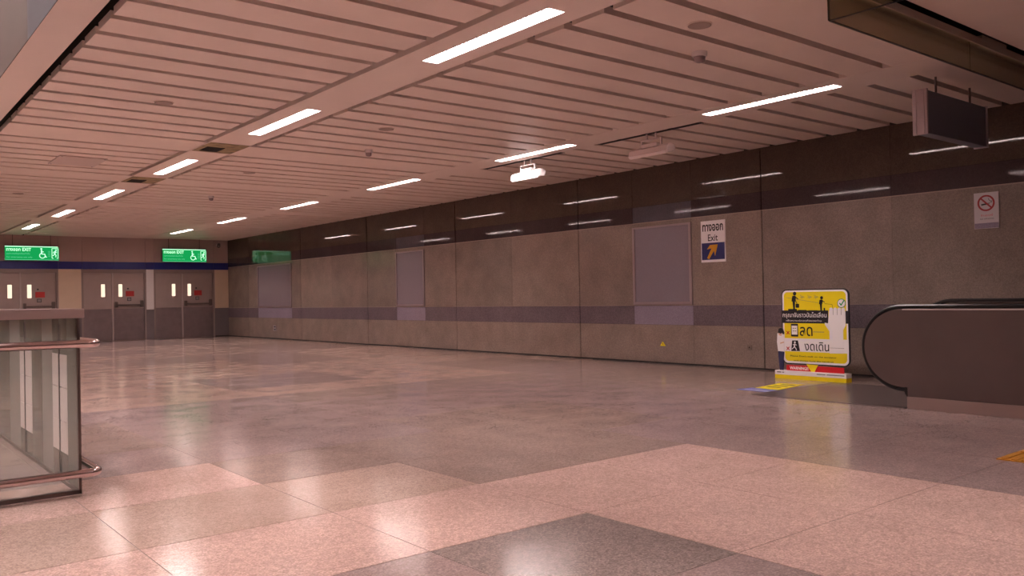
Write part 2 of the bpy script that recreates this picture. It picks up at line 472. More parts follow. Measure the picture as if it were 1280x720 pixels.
for n, (xa, xm, xb, bar) in enumerate(((3.16, 4.06, 4.98, True), (5.56, 6.39, 7.31, True), (7.52, 8.36, 9.335, True))):
    d = structE('door_%d' % (n + 1), ((xa + xb) / 2, YF + .04, 0))
    f = MB(); fwid = .055
    f.box(xa, xa + fwid, YF + .005, YF + .10, 0, 2.07, 'doorframe'); f.box(xb - fwid, xb, YF + .005, YF + .10, 0, 2.07, 'doorframe')
    f.box(xa + fwid, xb - fwid, YF + .005, YF + .10, 1.965, 2.07, 'doorframe')
    f.build('door_frame', d)
    for s, (a, b) in enumerate(((xa + fwid, xm - .02), (xm + .02, xb - fwid))):
        lm = MB(); a += .006; b -= .006
        y0_, y1_ = YF + .045, YF + .09
        wx0, wx1 = (b - .30, b - .155) if s == 0 else (a + .115, a + .26)
        wz0, wz1 = 1.255, 1.66
        lm.box(a, wx0, y0_, y1_, .93, 1.96, 'door'); lm.box(wx1, b, y0_, y1_, .93, 1.96, 'door')
        lm.box(wx0, wx1, y0_, y1_, .93, wz0, 'door'); lm.box(wx0, wx1, y0_, y1_, wz1, 1.96, 'door')
        lm.box(a, b, y0_, y1_, .012, .93, 'door_low')
        leaf = lm.build('door_leaf', d)
        wf = MB(); q = .018
        wf.box(wx0, wx0 + q, YF + .038, y1_, wz0, wz1, 'doorframe'); wf.box(wx1 - q, wx1, YF + .038, y1_, wz0, wz1, 'doorframe')
        wf.box(wx0 + q, wx1 - q, YF + .038, y1_, wz0, wz0 + q, 'doorframe'); wf.box(wx0 + q, wx1 - q, YF + .038, y1_, wz1 - q, wz1, 'doorframe')
        wf.build('window_frame', leaf)
        rbox('window', wx0 + q, wx1 - q, YF + .06, YF + .07, wz0 + q, wz1 - q).build('window_pane', leaf)
        if s == 1:
            sx = wx1 + .07
            rbox('red', sx, sx + .23, YF + .040, YF + .045, 1.285, 1.44).build('red_sticker', leaf)
            bk = MB(); bk.box(sx + .04, sx + .15, YF + .040, YF + .045, 1.15, 1.25, 'blackprint')
            bk.box(sx + .055, sx + .135, YF + .0385, YF + .040, 1.165, 1.235, 'greyprint')
            bk.build('notice_sticker', leaf)
            kk = MB(); kk.lathe([(.022, 0), (.022, .02)], 0, 0, 0, 'blackprint', 16)
            kk.v = [(sx + .06 + v[0], YF + .045 - v[2], 1.51 + v[1]) for v in kk.v]; kk.build('lock', leaf)
            pb = MB()
            pb.box(a + .03, a + .10, YF - .03, YF + .045, .97, 1.13, 'edge'); pb.box(b - .11, b - .03, YF - .03, YF + .045, .97, 1.16, 'edge')
            pb.box(a + .10, b - .11, YF - .035, YF - .005, 1.01, 1.055, 'edge')
            pb.build('panic_bar', leaf, .006)
    rbox('strip', xm - .02, xm + .02, YF + .03, YF + .08, .01, 1.965).build('meeting_strip', d)

# surveillance camera high on the far wall
t = thing('security_camera', 'small black security camera mounted high near the far right corner', 'camera', (9.44, YF, 2.80))
m = MB(); m.box(9.40, 9.48, YF - .03, YF, 2.80, 2.88, 'offwhite'); m.build('wall_mount', t)
m = MB(); m.tube([(9.44, YF - .03, 2.84), (9.42, YF - .10, 2.83)], .018, 'black'); m.build('arm', t)
m = MB(); m.tube([(9.46, YF - .07, 2.85), (9.38, YF - .27, 2.79)], .05, 'black', 18); m.build('housing', t)
m = MB(); m.tube([(9.383, YF - .262, 2.793), (9.376, YF - .285, 2.787)], .036, 'greyprint', 18); m.build('lens', t)
# small speaker-like alarm below: pipe strip left of the second door
# ------------------------------------------------------------------ green exit signs
def exit_sign(x0, lab):
    x1 = x0 + 1.315; z0, z1 = 2.30, 2.70; ya, yb = YF - .16, YF - .06
    t = thing('exit_sign', lab, 'exit sign', ((x0 + x1) / 2, (ya + yb) / 2, z0), 'green illuminated exit signs')
    m = MB(); m.box(x0, x1, ya, yb, z0, z1, 'edge'); m.build('housing', t)
    for hx in (x0 + .2, x1 - .2):
        m = MB(); m.tube([(hx, (ya + yb) / 2, z1), (hx, (ya + yb) / 2, ZC)], .008, 'edge', 8); m.build('hanging_rod', t)
    m = MB(); m.box(x0 + .01, x1 - .01, ya - .006, ya, z0 + .02, z1 - .04, 'green'); face = m.build('sign_face', t)
    m = MB(); m.box(x0 + .01, x1 - .03, ya - .007, ya, z1 - .04, z1 - .018, 'greenlit'); m.box(x0 + .01, x1 - .01, ya - .007, ya, z0 + .004, z0 + .02, 'greenmid'); m.build('light_strip', t)
    mp = lambda u, w, tt: (x0 + u, ya - .006 - tt, z0 + w)
    text_obj('sign_text', 'ทางออก EXIT', .045, .63, .245, .335, mp, .002, 'greenlit', face, .02)
    text_obj('sign_text', 'เฉพาะกรณีฉุกเฉินเท่านั้น', .045, .60, .145, .205, mp, .002, 'greenmid', face, .02)
    text_obj('sign_text', 'For emergency use only', .045, .66, .055, .105, mp, .002, 'greenmid', face, .02)
    # wheelchair pictogram
    w = MB(); A = (0.002, .004)
    ring_strip(w, .90, .13, .058, .078, PI * .60, PI * 2.05, mp, *A, 'greenlit')
    w.prism(circ(.875, .315, .022, 14), mp, *A, 'greenlit')
    stroke(w, (.878, .285), (.885, .17), .032, mp, *A, 'greenlit'); stroke(w, (.878, .235), (.935, .235), .02, mp, *A, 'greenlit')
    stroke(w, (.885, .172), (.955, .172), .022, mp, *A, 'greenlit'); stroke(w, (.955, .178), (.985, .085), .022, mp, *A, 'greenlit')
    stroke(w, (.985, .085), (1.01, .095), .018, mp, *A, 'greenlit')
    w.build('wheelchair_symbol', face)
    w = MB()
    for q in range(5): stroke(w, (1.035, .11 + q * .035), (1.10, .11 + q * .035), .01, mp, *A, 'greenmid')
    w.build('direction_symbol', face)
    # running figure in a doorway
    w = MB()
    for a_, b_ in (((1.135, .06), (1.135, .33)), ((1.135, .33), (1.285, .33)), ((1.285, .33), (1.285, .06)), ((1.135, .06), (1.17, .06)), ((1.25, .06), (1.285, .06))):
        stroke(w, a_, b_, .014, mp, *A, 'greenlit')
    w.prism(circ(1.235, .285, .02, 12), mp, *A, 'greenlit')
    for a_, b_, wd in (((1.225, .26), (1.20, .19), .035), ((1.20, .19), (1.235, .14), .02), ((1.235, .14), (1.225, .09), .018), ((1.20, .19), (1.175, .14), .02),
                       ((1.175, .14), (1.15, .13), .016), ((1.22, .25), (1.255, .215), .014), ((1.22, .25), (1.175, .235), .014), ((1.175, .235), (1.165, .20), .014)):
        stroke(w, a_, b_, wd, mp, *A, 'greenlit')
    w.build('running_figure_symbol', face)
exit_sign(3.665, 'green lit exit sign with wheelchair symbol, the left one, above the leftmost doors')
exit_sign(7.73, 'green lit exit sign with wheelchair symbol, the right one, nearest the granite wall')

# ------------------------------------------------------------------ lamps in the ceiling
def lamp(x0, x1, y, lab, grp):
    t = thing('ceiling_light', lab, 'ceiling light', ((x0 + x1) / 2, y, ZC), grp)
    hl = .782
    m = MB(); w = .008; zt = ZC + .055
    m.box(x0, x0 + w, y - hl, y + hl, ZC - .003, zt, 'offwhite'); m.box(x1 - w, x1, y - hl, y + hl, ZC - .003, zt, 'offwhite')
    m.box(x0 + w, x1 - w, y - hl, y - hl + w, ZC - .003, zt, 'offwhite'); m.box(x0 + w, x1 - w, y + hl - w, y + hl, ZC - .003, zt, 'offwhite')
    m.box(x0 + w, x1 - w, y - hl + w, y + hl - w, zt - .012, zt, 'offwhite')
    m.build('housing', t)
    rbox('lamp', x0 + w, x1 - w, y - hl + w, y + hl - w, ZC + .030, ZC + .038).build('diffuser', t)
    m = MB(); n = int(2 * hl / .056)
    for q in range(1, n):
        yy = y - hl + 2 * hl * q / n; m.box(x0 + w, x1 - w, yy - .0015, yy + .0015, ZC + .014, ZC + .026, 'blade')
    m.build('louvre', t)
    return t
near = ['largest and nearest strip lamp, in the wide left ceiling band, top centre', 'second nearest strip lamp in the wide left ceiling band', 'third strip lamp in the left ceiling band, just past the stained grille',
        'fourth strip lamp from the camera in the left ceiling band', 'fifth strip lamp in the left ceiling band, second from the far wall', 'last strip lamp in the left band, above the left green exit sign']
t1 = lamp(*L1X, LY[0], near[0], 'strip lamps in the left ceiling band')
for k in range(1, 6): dup(t1, ((L1X[0] + L1X[1]) / 2, LY[k], ZC), near[k])
for k in (1,): dup(t1, ((L1X[0] + L1X[1]) / 2, LY[0] - 3.668 * k, ZC), 'strip lamp in the left ceiling band behind the camera')
t3 = lamp(-3.15, -2.65, LY[0], 'unseen fill lamp added in the ceiling beyond the stair opening, outside the frame', 'added fill lamps beyond the stair opening')  # added row, never in view, lifts the light on ceiling and balustrade
for k in (-2, -1, 1, 2, 3, 4, 5): dup(t3, (-2.90, LY[0] + 3.668 * k, ZC))
up = lamp(-2.15, -1.65, 6.0, 'unseen fill lamp added high in the raised void over the stair', 'added fill lamps in the raised void'); up.location.z = 5.545  # added out of view to brighten the void and the balustrade below
dup(up, (-1.9, 9.5, 5.545)); dup(up, (0, 4.2, 5.545)); dup(up, (0, 9.5, 5.545))
right = ['nearest long strip lamp in the right ceiling band, left of the hanging box sign', 'strip lamp in the right ceiling band directly above the glowing hung floodlight', 'third strip lamp in the right ceiling band, left of the glowing floodlight',
         'fourth strip lamp from the camera in the right ceiling band', 'fifth strip lamp in the right ceiling band, next to last before the far doors', 'farthest strip lamp in the right band, above the right green exit sign']
t2 = lamp(*L2X, LY[0], right[0], 'strip lamps in the right ceiling band')
for k in range(1, 6): dup(t2, ((L2X[0] + L2X[1]) / 2, LY[k], ZC), right[k])

# dark slits beside band 2 (black strips put in for shaded open slots; hung fixtures drop from them)
for (ya, yb), lab in (((8.38, 10.08), 'black ceiling track slot above the glowing hung floodlight'), ((6.05, 7.65), 'black ceiling track slot above the unlit hung floodlight')):
    t = thing('ceiling_track', lab, 'track', (7.72, (ya + yb) / 2, ZC), 'black track slots beside the right band')
    rbox('black_matte', 7.695, 7.765, ya, yb, ZC - .004, ZC + .004).build('slot', t)
    rbox('edge', 7.69, 7.77, ya - .012, ya, ZC - .006, ZC + .004).build('end_cap', t); rbox('edge', 7.69, 7.77, yb, yb + .012, ZC - .006, ZC + .004).build('end_cap', t)

def flood(yc, lit, lab, ln=.30, dx=0):
    x = 7.73 + dx; zb = 2.785
    t = thing('floodlight', lab, 'floodlight', (x, yc, zb), 'floodlights hung from the ceiling tracks')
    body = 'frost_unlit' if not lit else 'offwhite'
    for s in (-.07, .07):
        m = MB(); m.tube([(x, yc + s, ZC + .003), (x, yc + s, zb + .135)], .013, body, 12); m.build('stem', t)
    m = MB(); m.box(x - .012, x + .012, yc - .16, yc + .16, zb + .122, zb + .137, body)
    m.box(x - .012, x + .012, yc - .16, yc - .143, zb + .0, zb + .122, body); m.box(x - .012, x + .012, yc + .143, yc + .16, zb + .0, zb + .122, body)
    m.build('bracket', t)
    # tilted rounded trough: section in XZ extruded along Y
    m = MB()
    sec = [(-.085, -.055), (-.06, -.075), (.05, -.045), (.075, -.01), (.06, .035), (-.01, .05), (-.075, .01)]
    m.prism(sec, lambda u, w, tt: (x + u, yc + tt, zb + w), -ln, ln, body); m.build('housing', t, .008)
    m = MB(); lm_ = 'led' if lit else 'frost_unlit'
    m.prism([(-.098, -.052), (-.068, -.082), (-.062, -.076), (-.088, -.048)], lambda u, w, tt: (x + u, yc + tt, zb + w), -ln + .02, ln - .02, lm_)
    m.prism([(-.092, -.050), (-.082, .008), (-.077, .006), (-.086, -.050)], lambda u, w, tt: (x + u, yc + tt, zb + w), -ln + .02, ln - .02, lm_)
    m.build('lens', t)
    m = MB(); m.box(x - .05, x + .03, yc - .12, yc + .12, zb + .035, zb + .078, body); m.build('ballast_box', t, .006)
    return t
flood(9.10, True, 'glowing white hung floodlight on a bracket, centre of the ceiling right of middle', .30)
flood(6.79, False, 'unlit pinkish floodlight hung nearer the camera than the glowing one', .31)

# stained grille plates in band 1
for yc, ln, lab in ((10.48, .34, 'rust-stained ventilation grille in the left ceiling band, nearer one'), (13.83, .34, 'darkened ventilation grille in the left ceiling band, farther one')):
    t = thing('ceiling_grille', lab, 'vent', (3.82, yc, ZC), 'grilles in the left ceiling band')
    rbox('stain', B1L + .02, B1R - .0, yc - ln, yc + ln, ZC - .006, ZC - .002).build('plate', t)
    m = MB()
    for q in range(9): m.box(B1L + .08, B1L + .30, yc - .05 + q * .035, yc - .03 + q * .035, ZC - .012, ZC - .006, 'black_matte')
    m.build('louvre', t)

# ceiling speakers, detectors, patch
def disc(x, y, lab):
    t = thing('ceiling_speaker', lab, 'speaker', (x, y, ZC), 'round ceiling speakers')
    m = MB(); m.lathe([(.092, 0), (.092, -.006)], x, y, ZC, 'slat', 28); m.build('ring', t)
    m = MB(); m.lathe([(.084, -.005), (.084, -.009), (.07, -.012)], x, y, ZC, 'speaker', 28); m.build('grille', t)
disc(4.907, 3.83, 'round ceiling speaker nearest the camera, left of the glass screen')
disc(2.528, 8.38, 'round ceiling speaker among the slats on the left')
disc(4.946, 8.30, 'round ceiling speaker midway between the two lamp bands')
disc(4.918, 12.25, 'faint round ceiling speaker far back between the lamp bands')
disc(2.541, 16.5, 'farthest round ceiling speaker at the left edge of the ceiling')
def detector(x, y, r, lab, boxy=False):
    t = thing('smoke_detector', lab, 'smoke detector', (x, y, ZC), 'detectors on the slatted ceiling')
    m = MB(); m.lathe([(r, 0), (r, -.03), (r * .9, -.04)], x, y, ZC, 'offwhite', 20); m.build('base', t)
    m = MB(); m.lathe([(r * .75, -.04), (r * .7, -.075), (r * .35, -.085)], x, y, ZC, 'frame_metal', 20); m.build('sensor', t)
detector(5.461, 4.27, .062, 'white smoke detector nearest the camera, below the near round speaker')
detector(5.452, 9.60, .05, 'small smoke detector between the lamp bands, midway down the hall')
detector(5.422, 15.3, .05, 'tiny smoke detector far down the hall between the lamp bands')
t = thing('access_panel', 'pale rectangular patch panel on the left ceiling slats', 'ceiling panel', (2.62, 12.4, ZC))
rbox('patch', 2.33, 2.90, 12.03, 12.80, ZC - .012, ZC + .004).build('panel', t)
for cx_, cy_ in ((2.36, 12.06), (2.87, 12.06), (2.36, 12.77), (2.87, 12.77)):
    m = MB(); m.lathe([(.008, -.012), (.008, -.016)], cx_, cy_, ZC, 'greyprint', 8); m.build('screw', t)

# ------------------------------------------------------------------ hanging box sign
t = thing('hanging_sign', 'dark hanging box sign with a pale end, upper right under the ceiling', 'sign', (8.2, 3.5, 2.43))
rbox('signbox', 7.60, 8.84, 3.45, 3.56, 2.435, 2.82).build('sign_box', t, .003)
m = MB(); m.box(7.575, 7.60, 3.44, 3.57, 2.425, 2.83, 'signend'); m.box(7.567, 7.575, 3.465, 3.475, 2.43, 2.825, 'signend'); m.box(7.567, 7.575, 3.535, 3.545, 2.43, 2.825, 'signend'); m.build('end_cap', t)
m = MB(); m.box(8.84, 8.865, 3.44, 3.57, 2.425, 2.83, 'signend'); m.build('end_cap', t)
for x in (7.90, 8.62):
    m = MB(); m.tube([(x, 3.505, 2.82), (x, 3.505, ZC)], .010, 'edge', 10); m.box(x - .03, x + .03, 3.48, 3.53, 2.82, 2.835, 'edge'); m.build('hanging_rod', t)

# ------------------------------------------------------------------ glass smoke screen around the escalator opening
t = thing('glass_smoke_screen', 'olive-tinted frameless glass screen hanging from the ceiling, top right corner', 'glass screen', (7.3, 2.84, ZC))
GZ = 2.765
m = MB(); m.box(4.957, 7.0, 2.835, 2.847, GZ, ZC, 'glass_smoke'); m.build('glass_pane', t)
m = MB(); m.box(7.006, XW - .01, 2.835, 2.847, GZ, ZC, 'glass_smoke'); m.build('glass_pane', t)
m = MB(); m.box(4.945, 4.957, -5.9, 2.847, GZ, ZC - .001, 'glass_smoke'); m.build('glass_pane', t)
m = MB(); m.box(4.943, 4.96, 2.845, 2.851, GZ, ZC, 'black'); m.box(4.957, XW - .01, 2.834, 2.849, GZ - .006, GZ, 'black'); m.box(4.944, 4.958, -5.9, 2.847, GZ - .005, GZ, 'black'); m.build('edge_strip', t)
# ------------------------------------------------------------------ wall signs
def mpw(yL, z0):   # plane on the right wall, u runs to the right of the picture (towards the camera)
    return lambda u, w, tt: (XW - .006 - tt, yL - u, z0 + w)
yL, yR, z0, z1 = 7.672, 7.252, 1.487, 2.078
t = thing('exit_direction_sign', 'white and navy exit sign with orange arrow on the granite wall', 'sign', (XW, (yL + yR) / 2, z0))
W_, H_ = yL - yR, z1 - z0; mp = mpw(yL, z0)
m = MB(); m.prism([(0, 0), (W_, 0), (W_, H_), (0, H_)], mp, -.006, .006, 'white'); m.build('sign_plate', t)
m = MB(); m.prism([(.012, .035), (W_ - .012, .035), (W_ - .012, .275), (.012, .275)], mp, .0055, .008, 'navy'); m.build('arrow_panel', t)
text_obj('sign_text', 'ทางออก', .03, .39, .44, .54, mp, .0075, 'blackprint', t, .03)
text_obj('sign_text', 'Exit', .125, .295, .30, .395, mp, .0075, 'blackprint', t, .01)
m = MB()
ar = [(.095, .075), (.13, .045), (.225, .145), (.262, .085), (.265, .090), (.285, .245), (.13, .235), (.115, .195), (.185, .19)]
ar = [(.105, .060), (.140, .042), (.225, .160), (.245, .085), (.295, .248), (.160, .245), (.105, .185), (.185, .195)]
m.prism(ar, mp, .0078, .010, 'orange'); m.build('arrow', t)

yL, yR, z0, z1 = 3.95, 3.70, 1.690, 2.080
t = thing('no_smoking_sign', 'no smoking sign with red prohibition ring, on the dim wall at far right', 'sign', (XW, (yL + yR) / 2, z0))
mp = mpw(yL, z0); W_, H_ = yL - yR, z1 - z0
m = MB(); m.prism([(0, 0), (W_, 0), (W_, H_), (0, H_)], mp, -.006, .006, 'signgrey'); m.build('sign_plate', t)
m = MB(); m.prism([(0.003, 0.003), (W_ - .003, .003), (W_ - .003, .06), (.003, .06)], mp, .0055, .007, 'wband_light'); m.build('footer_band', t)
m = MB(); ring_strip(m, .125, .275, .070, .088, 0, 2 * PI, mp, .008, .010, 'noredring', 36); stroke(m, (.068, .332), (.182, .218), .017, mp, .008, .010, 'noredring'); m.build('prohibition_ring', t)
m = MB(); stroke(m, (.075, .258), (.135, .266), .017, mp, .0065, .0078, 'blackprint'); stroke(m, (.137, .266), (.160, .269), .017, mp, .0065, .0078, 'greyprint')
for a_, b_ in (((.165, .272), (.172, .295)), ((.172, .295), (.155, .305)), ((.155, .305), (.150, .325)), ((.178, .275), (.185, .30))): stroke(m, a_, b_, .005, mp, .0065, .0078, 'blackprint')
m.build('cigarette_symbol', t)
text_obj('sign_text', 'ห้ามสูบบุหรี่', .07, .19, .125, .158, mp, .0075, 'redprint', t, .0)
text_obj('sign_text', 'NO SMOKING', .06, .20, .098, .112, mp, .0075, 'blackprint', t, .0)

# outlet, sticker on the granite wall
t = thing('wall_outlet', 'small dark socket plate low on the far granite wall', 'socket', (XW, 22.63, .25))
rbox('frame_metal', XW - .012, XW, 22.53, 22.73, .22, .38).build('plate', t)
m = MB(); m.box(XW - .016, XW - .012, 22.58, 22.68, .32, .36, 'blackprint'); m.box(XW - .016, XW - .012, 22.58, 22.68, .24, .28, 'blackprint'); m.build('socket', t)
t = thing('warning_sticker', 'tiny yellow triangle sticker low on the granite wall', 'sticker', (XW, 8.43, .27))
mp = mpw(8.49, .265); m = MB(); m.prism([(0, 0), (.11, 0), (.055, .065)], mp, -.010, 0, 'yellow'); m.build('triangle', t)
m = MB(); stroke(m, (.055, .015), (.055, .045), .008, mp, 0, .001, 'blackprint'); m.build('mark', t)
t = thing('wall_outlet', 'brown socket plate on the granite behind the yellow escalator notice, to its left', 'socket', (XW, 6.9, .25))
rbox('granite_b', XW - .010, XW, 6.86, 6.93, .26, .33).build('plate', t)
m = MB(); m.box(XW - .012, XW - .010, 6.885, 6.905, .285, .305, 'wdark'); m.build('socket', t)

# ------------------------------------------------------------------ yellow escalator notice (free-standing board)
PX = 8.985
def PC(X, Y):
    hy = 80 - (X - 70) * .0228; s = 522 + (X - 70) * .0733
    return ((X - 72) * .00203, 1.05 - (Y - hy) / s)
mp = lambda u, w, tt: (PX - tt, 5.942 - u, w)
t = thing('escalator_notice', 'yellow and white free-standing notice board about holding the escalator handrail', 'notice board', (9.0, 5.49, 0))
def R(X0, X1, Y0, Y1, r=None):
    u0, w1 = PC(X0, Y0); u1, w0 = PC(X1, Y1)
    if r: return rrect(u0, u1, w0, w1, r)
    return [(u0, w0), (u1, w0), (u1, w1), (u0, w1)]
def poly(pts): return [PC(*p) for p in pts]
def part(name, pts, t0, t1, mat, par=t):
    m = MB(); m.prism(pts, mp, t0, t1, mat); return m.build(name, par)
b0 = PC(105, 65); b1 = PC(532, 555)
board = part('board', rrect(b0[0], b1[0], b1[1] , 1.072, .07), -.02, 0, 'blackprint')
yb_ = b1[1]
part('board_border', rrect(b0[0] + .012, b1[0] - .012, yb_ + .012, 1.060, .06), 0, .001, 'white', board)
part('yellow_field', rrect(b0[0] + .034, b1[0] - .032, yb_ + .036, 1.040, .05), .001, .002, 'yellow', board)
u0 = b0[0]; u1 = b1[0]
part('white_band', [*R(110, 527, 375, 470)], .002, .003, 'white', board)
part('black_band', R(105, 407, 200, 281), .002, .003, 'blackprint', board)
part('black_band', R(512, 532, 200, 281), .002, .003, 'blackprint', board)
# hand reaching up
m = MB()
m.prism(poly([(412, 470), (412, 330), (385, 288), (384, 275), (405, 280), (412, 200), (432, 188), (500, 188), (512, 205), (512, 290), (497, 320), (495, 470)]), mp, .003, .0045, 'white')
for X in (415, 440, 465, 489): m.prism([(a, b) for a, b in R(X, X + 21, 180, 230, .018)], mp, .0035, .005, 'white')
hand = m.build('hand_figure', board)
for X in (438, 463, 487):
    m = MB(); stroke(m, PC(X, 188), PC(X, 226), .004, mp, .005, .0057, 'greyprint'); m.build('finger_line', hand)
# people on steps
def person(X, Y, s, bag):
    m = MB(); k = s
    c = PC(X, Y); P_ = lambda dx, dy: PC(X + dx * k, Y + dy * k)
    m.prism(circ(c[0], c[1], .022 * k, 16), mp, .003, .004, 'blackprint')
    m.prism([P_(-14, 14), P_(4, 13), P_(8, 25), P_(4, 48), P_(-20, 48), P_(-18, 30)], mp, .003, .004, 'blackprint')
    m.prism([P_(-14, 47), P_(2, 47), P_(0, 100), P_(-10, 100)], mp, .003, .004, 'blackprint')
    stroke(m, P_(2, 18), P_(22, 34), .010 * k, mp, .003, .004, 'blackprint')
    if bag: 
        m.prism(rrect(*sorted((P_(5, 60)[0], P_(27, 60)[0])), P_(0, 86)[1], P_(0, 62)[1], .01), mp, .003, .004, 'blackprint')
        stroke(m, P_(0, 30), P_(14, 62), .008, mp, .003, .004, 'blackprint')
    else: m.prism(R(X + 12, X + 20, Y + 64, Y + 92, .005), mp, .003, .004, 'blackprint')
    m.build('printed_figure', board)
person(195, 92, 1.05, True); person(368, 118, .85, False)
m = MB()
for X0, X1, Y0 in ((150, 208, 190), (215, 270, 196), (283, 340, 198)): m.prism(R(X0, X1, Y0, 208), mp, .0025, .0035, 'blackprint')
stroke(m, PC(140, 118), PC(345, 150), .003, mp, .0025, .0035, 'greyprint'); stroke(m, PC(385, 155), PC(432, 160), .003, mp, .0025, .0035, 'blackprint'); stroke(m, PC(432, 160), PC(437, 188), .003, mp, .0025, .0035, 'blackprint')
for X in (240, 288, 330):
    for q in range(3): stroke(m, PC(X + q * 8 - 8, 100 + q * 4), PC(X + q * 8 + 2, 126 - q * 5), .003, mp, .0025, .0035, 'greyprint')
    stroke(m, PC(X - 10, 118), PC(X + 16, 112), .003, mp, .0025, .0035, 'greyprint')
m.build('printed_steps', board)
m = MB(); c = PC(490, 152); m.prism(circ(c[0], c[1], .052, 28), mp, .005, .006, 'greenprint'); m.prism(circ(c[0], c[1], .045, 28), mp, .006, .007, 'white')
stroke(m, (c[0] - .022, c[1] + .004), (c[0] - .003, c[1] - .024), .013, mp, .007, .008, 'greenprint'); stroke(m, (c[0] - .006, c[1] - .024), (c[0] + .035, c[1] + .036), .013, mp, .007, .008, 'greenprint')
m.build('tick_badge', board)
def TX(body, X0, X1, Y0, Y1, mat, bold=0, tt=.0045, name='printed_text'):
    a = PC(X0, Y0); b = PC(X1, Y1); text_obj(name, body, a[0], b[0], b[1], a[1], mp, tt, mat, board, bold)
TX('กรุณาจับราวบันไดเลื่อน', 112, 397, 210, 252, 'white', .008)
TX('เพื่อความปลอดภัยของท่าน', 135, 365, 256, 270, 'white', .0)
TX('ลด', 224, 306, 303, 362, 'blackprint', .01)
part('small_print', R(310, 380, 333, 337), .0035, .0045, 'greyprint', board)
TX('งดเดิน', 252, 408, 398, 458, 'blackprint', .005)
part('small_print', R(416, 500, 434, 438), .0045, .0055, 'greyprint', board)
TX("Please Don't walk on the escalator", 158, 452, 482, 502, 'blackprint', .006)
TX('and always hold the handrail', 180, 432, 512, 532, 'blackprint', .006)
m = MB(); m.prism(R(166, 213, 284, 366, .010), mp, .0035, .005, 'blackprint'); m.prism(R(171, 208, 296, 353), mp, .005, .006, 'white')
for X in (178, 192):
    for Y in (310, 327): m.prism(R(X, X + 9, Y, Y + 5), mp, .006, .007, 'greyprint')
m.build('phone_symbol', board)
m = MB(); m.prism(poly([(172, 390), (210, 390), (222, 457), (165, 457)]), mp, .0035, .005, 'blackprint')
c = PC(190, 402); m.prism(circ(c[0], c[1], .013, 12), mp, .005, .006, 'white')
for a_, b_, wd in (((190, 410), (186, 430), .016), ((186, 430), (196, 440), .010), ((196, 440), (200, 452), .010), ((186, 430), (176, 440), .010), ((176, 440), (168, 446), .009), ((189, 414), (202, 420), .008), ((188, 414), (176, 418), .008)):
    stroke(m, PC(*a_), PC(*b_), wd, mp, .005, .006, 'white')
m.build('walking_symbol', board)
for X, Y in ((145, 341), (143, 441)): m = MB(); stroke(m, PC(X - 9, Y - 10), PC(X + 9, Y + 10), .010, mp, .0035, .0045, 'redprint'); stroke(m, PC(X - 9, Y + 10), PC(X + 9, Y - 10), .010, mp, .0035, .0045, 'redprint'); m.build('cross_mark', board)
# foot: red strip, tail, base
red = part('red_strip', [PC(128, 545), PC(128, 600), PC(493, 625), PC(493, 560)][::-1], -.015, -.002, 'redprint')
m = MB(); m.prism(poly([(262, 540), (337, 545), (304, 603)]), mp, 0, .006, 'yellow'); m.build('speech_tail', t)
text_obj('printed_text', 'WARNING!!', *[(PC(150, 0)[0]), PC(272, 0)[0]], .112, .150, mp, -.001, 'white', red, .03)
m = MB(); m.box(PX - .05, PX + .07, 5.942 - PC(520, 0)[0], 5.942 - PC(66, 0)[0], .048, .098, 'white'); m.build('base_top', t)
m = MB(); m.box(PX - .05, PX + .07, 5.942 - PC(520, 0)[0], 5.942 - PC(66, 0)[0], 0, .048, 'yellow'); m.build('base_foot', t)
for q, (X0, X1, mt_) in enumerate(((80, 108, 'blackprint'), (114, 128, 'greyprint'), (340, 395, 'greyprint'), (402, 510, 'greyprint'))):
    part('small_print', [(PC(X0, 0)[0], .072), (PC(X1, 0)[0], .072), (PC(X1, 0)[0], .082), (PC(X0, 0)[0], .082)], .0505, .0515, mt_)
# woman cut-out standing beside the board
m = MB(); m.prism(poly([(74, 345), (70, 400), (76, 458), (118, 462), (120, 400), (122, 380), (112, 360), (106, 345)]), mp, -.012, .008, 'white')
fig = m.build('figure_cutout', t)
m = MB(); m.prism(poly([(84, 318), (96, 311), (112, 318), (120, 340), (118, 352), (106, 342), (98, 348), (80, 342)]), mp, -.012, .010, 'blackprint'); m.build('hair', fig)
m = MB(); m.prism(poly([(80, 340), (96, 343), (108, 345), (100, 362), (84, 356)]), mp, -.012, .009, 'skin'); m.build('face', fig)
m = MB(); m.prism(poly([(92, 405), (118, 398), (119, 404), (94, 412)]), mp, .008, .0095, 'skin'); m.build('hand', fig)
m = MB(); m.prism(poly([(76, 458), (118, 461), (114, 500), (110, 545), (106, 590), (98, 590), (97, 520), (93, 590), (86, 590), (80, 520)]), mp, -.012, .008, 'darkblue'); m.build('legs', fig)

# floor stickers in front
t = thing('floor_sticker', 'bright yellow warning sticker on the floor before the notice board', 'sticker', (8.15, 5.4, 0))
m = MB(); m.prism([(7.86, 5.49), (8.43, 5.57), (8.50, 5.28), (7.84, 5.20)], lambda u, w, tt: (u, w, tt), .0006, .003, 'yellow'); st = m.build('sticker_sheet', t)
for xx in (8.02, 8.16, 8.30):
    m = MB(); m.box(xx, xx + .05, 5.30, 5.47, .003, .0036, 'blackprint'); m.build('printed_mark', st)
t = thing('floor_sticker', 'pale blue sticker on the floor beside the yellow one', 'sticker', (7.72, 5.3, 0))
m = MB(); m.prism([(7.62, 5.56), (7.85, 5.52), (7.83, 5.17), (7.60, 5.13)], lambda u, w, tt: (u, w, tt), .0006, .003, 'bluesticker'); m.build('sticker_sheet', t)
m = MB(); m.prism([(7.66, 5.50), (7.69, 5.50), (7.69, 5.20), (7.66, 5.20)], lambda u, w, tt: (u, w, tt), .003, .0036, 'white'); m.build('stripe', t)
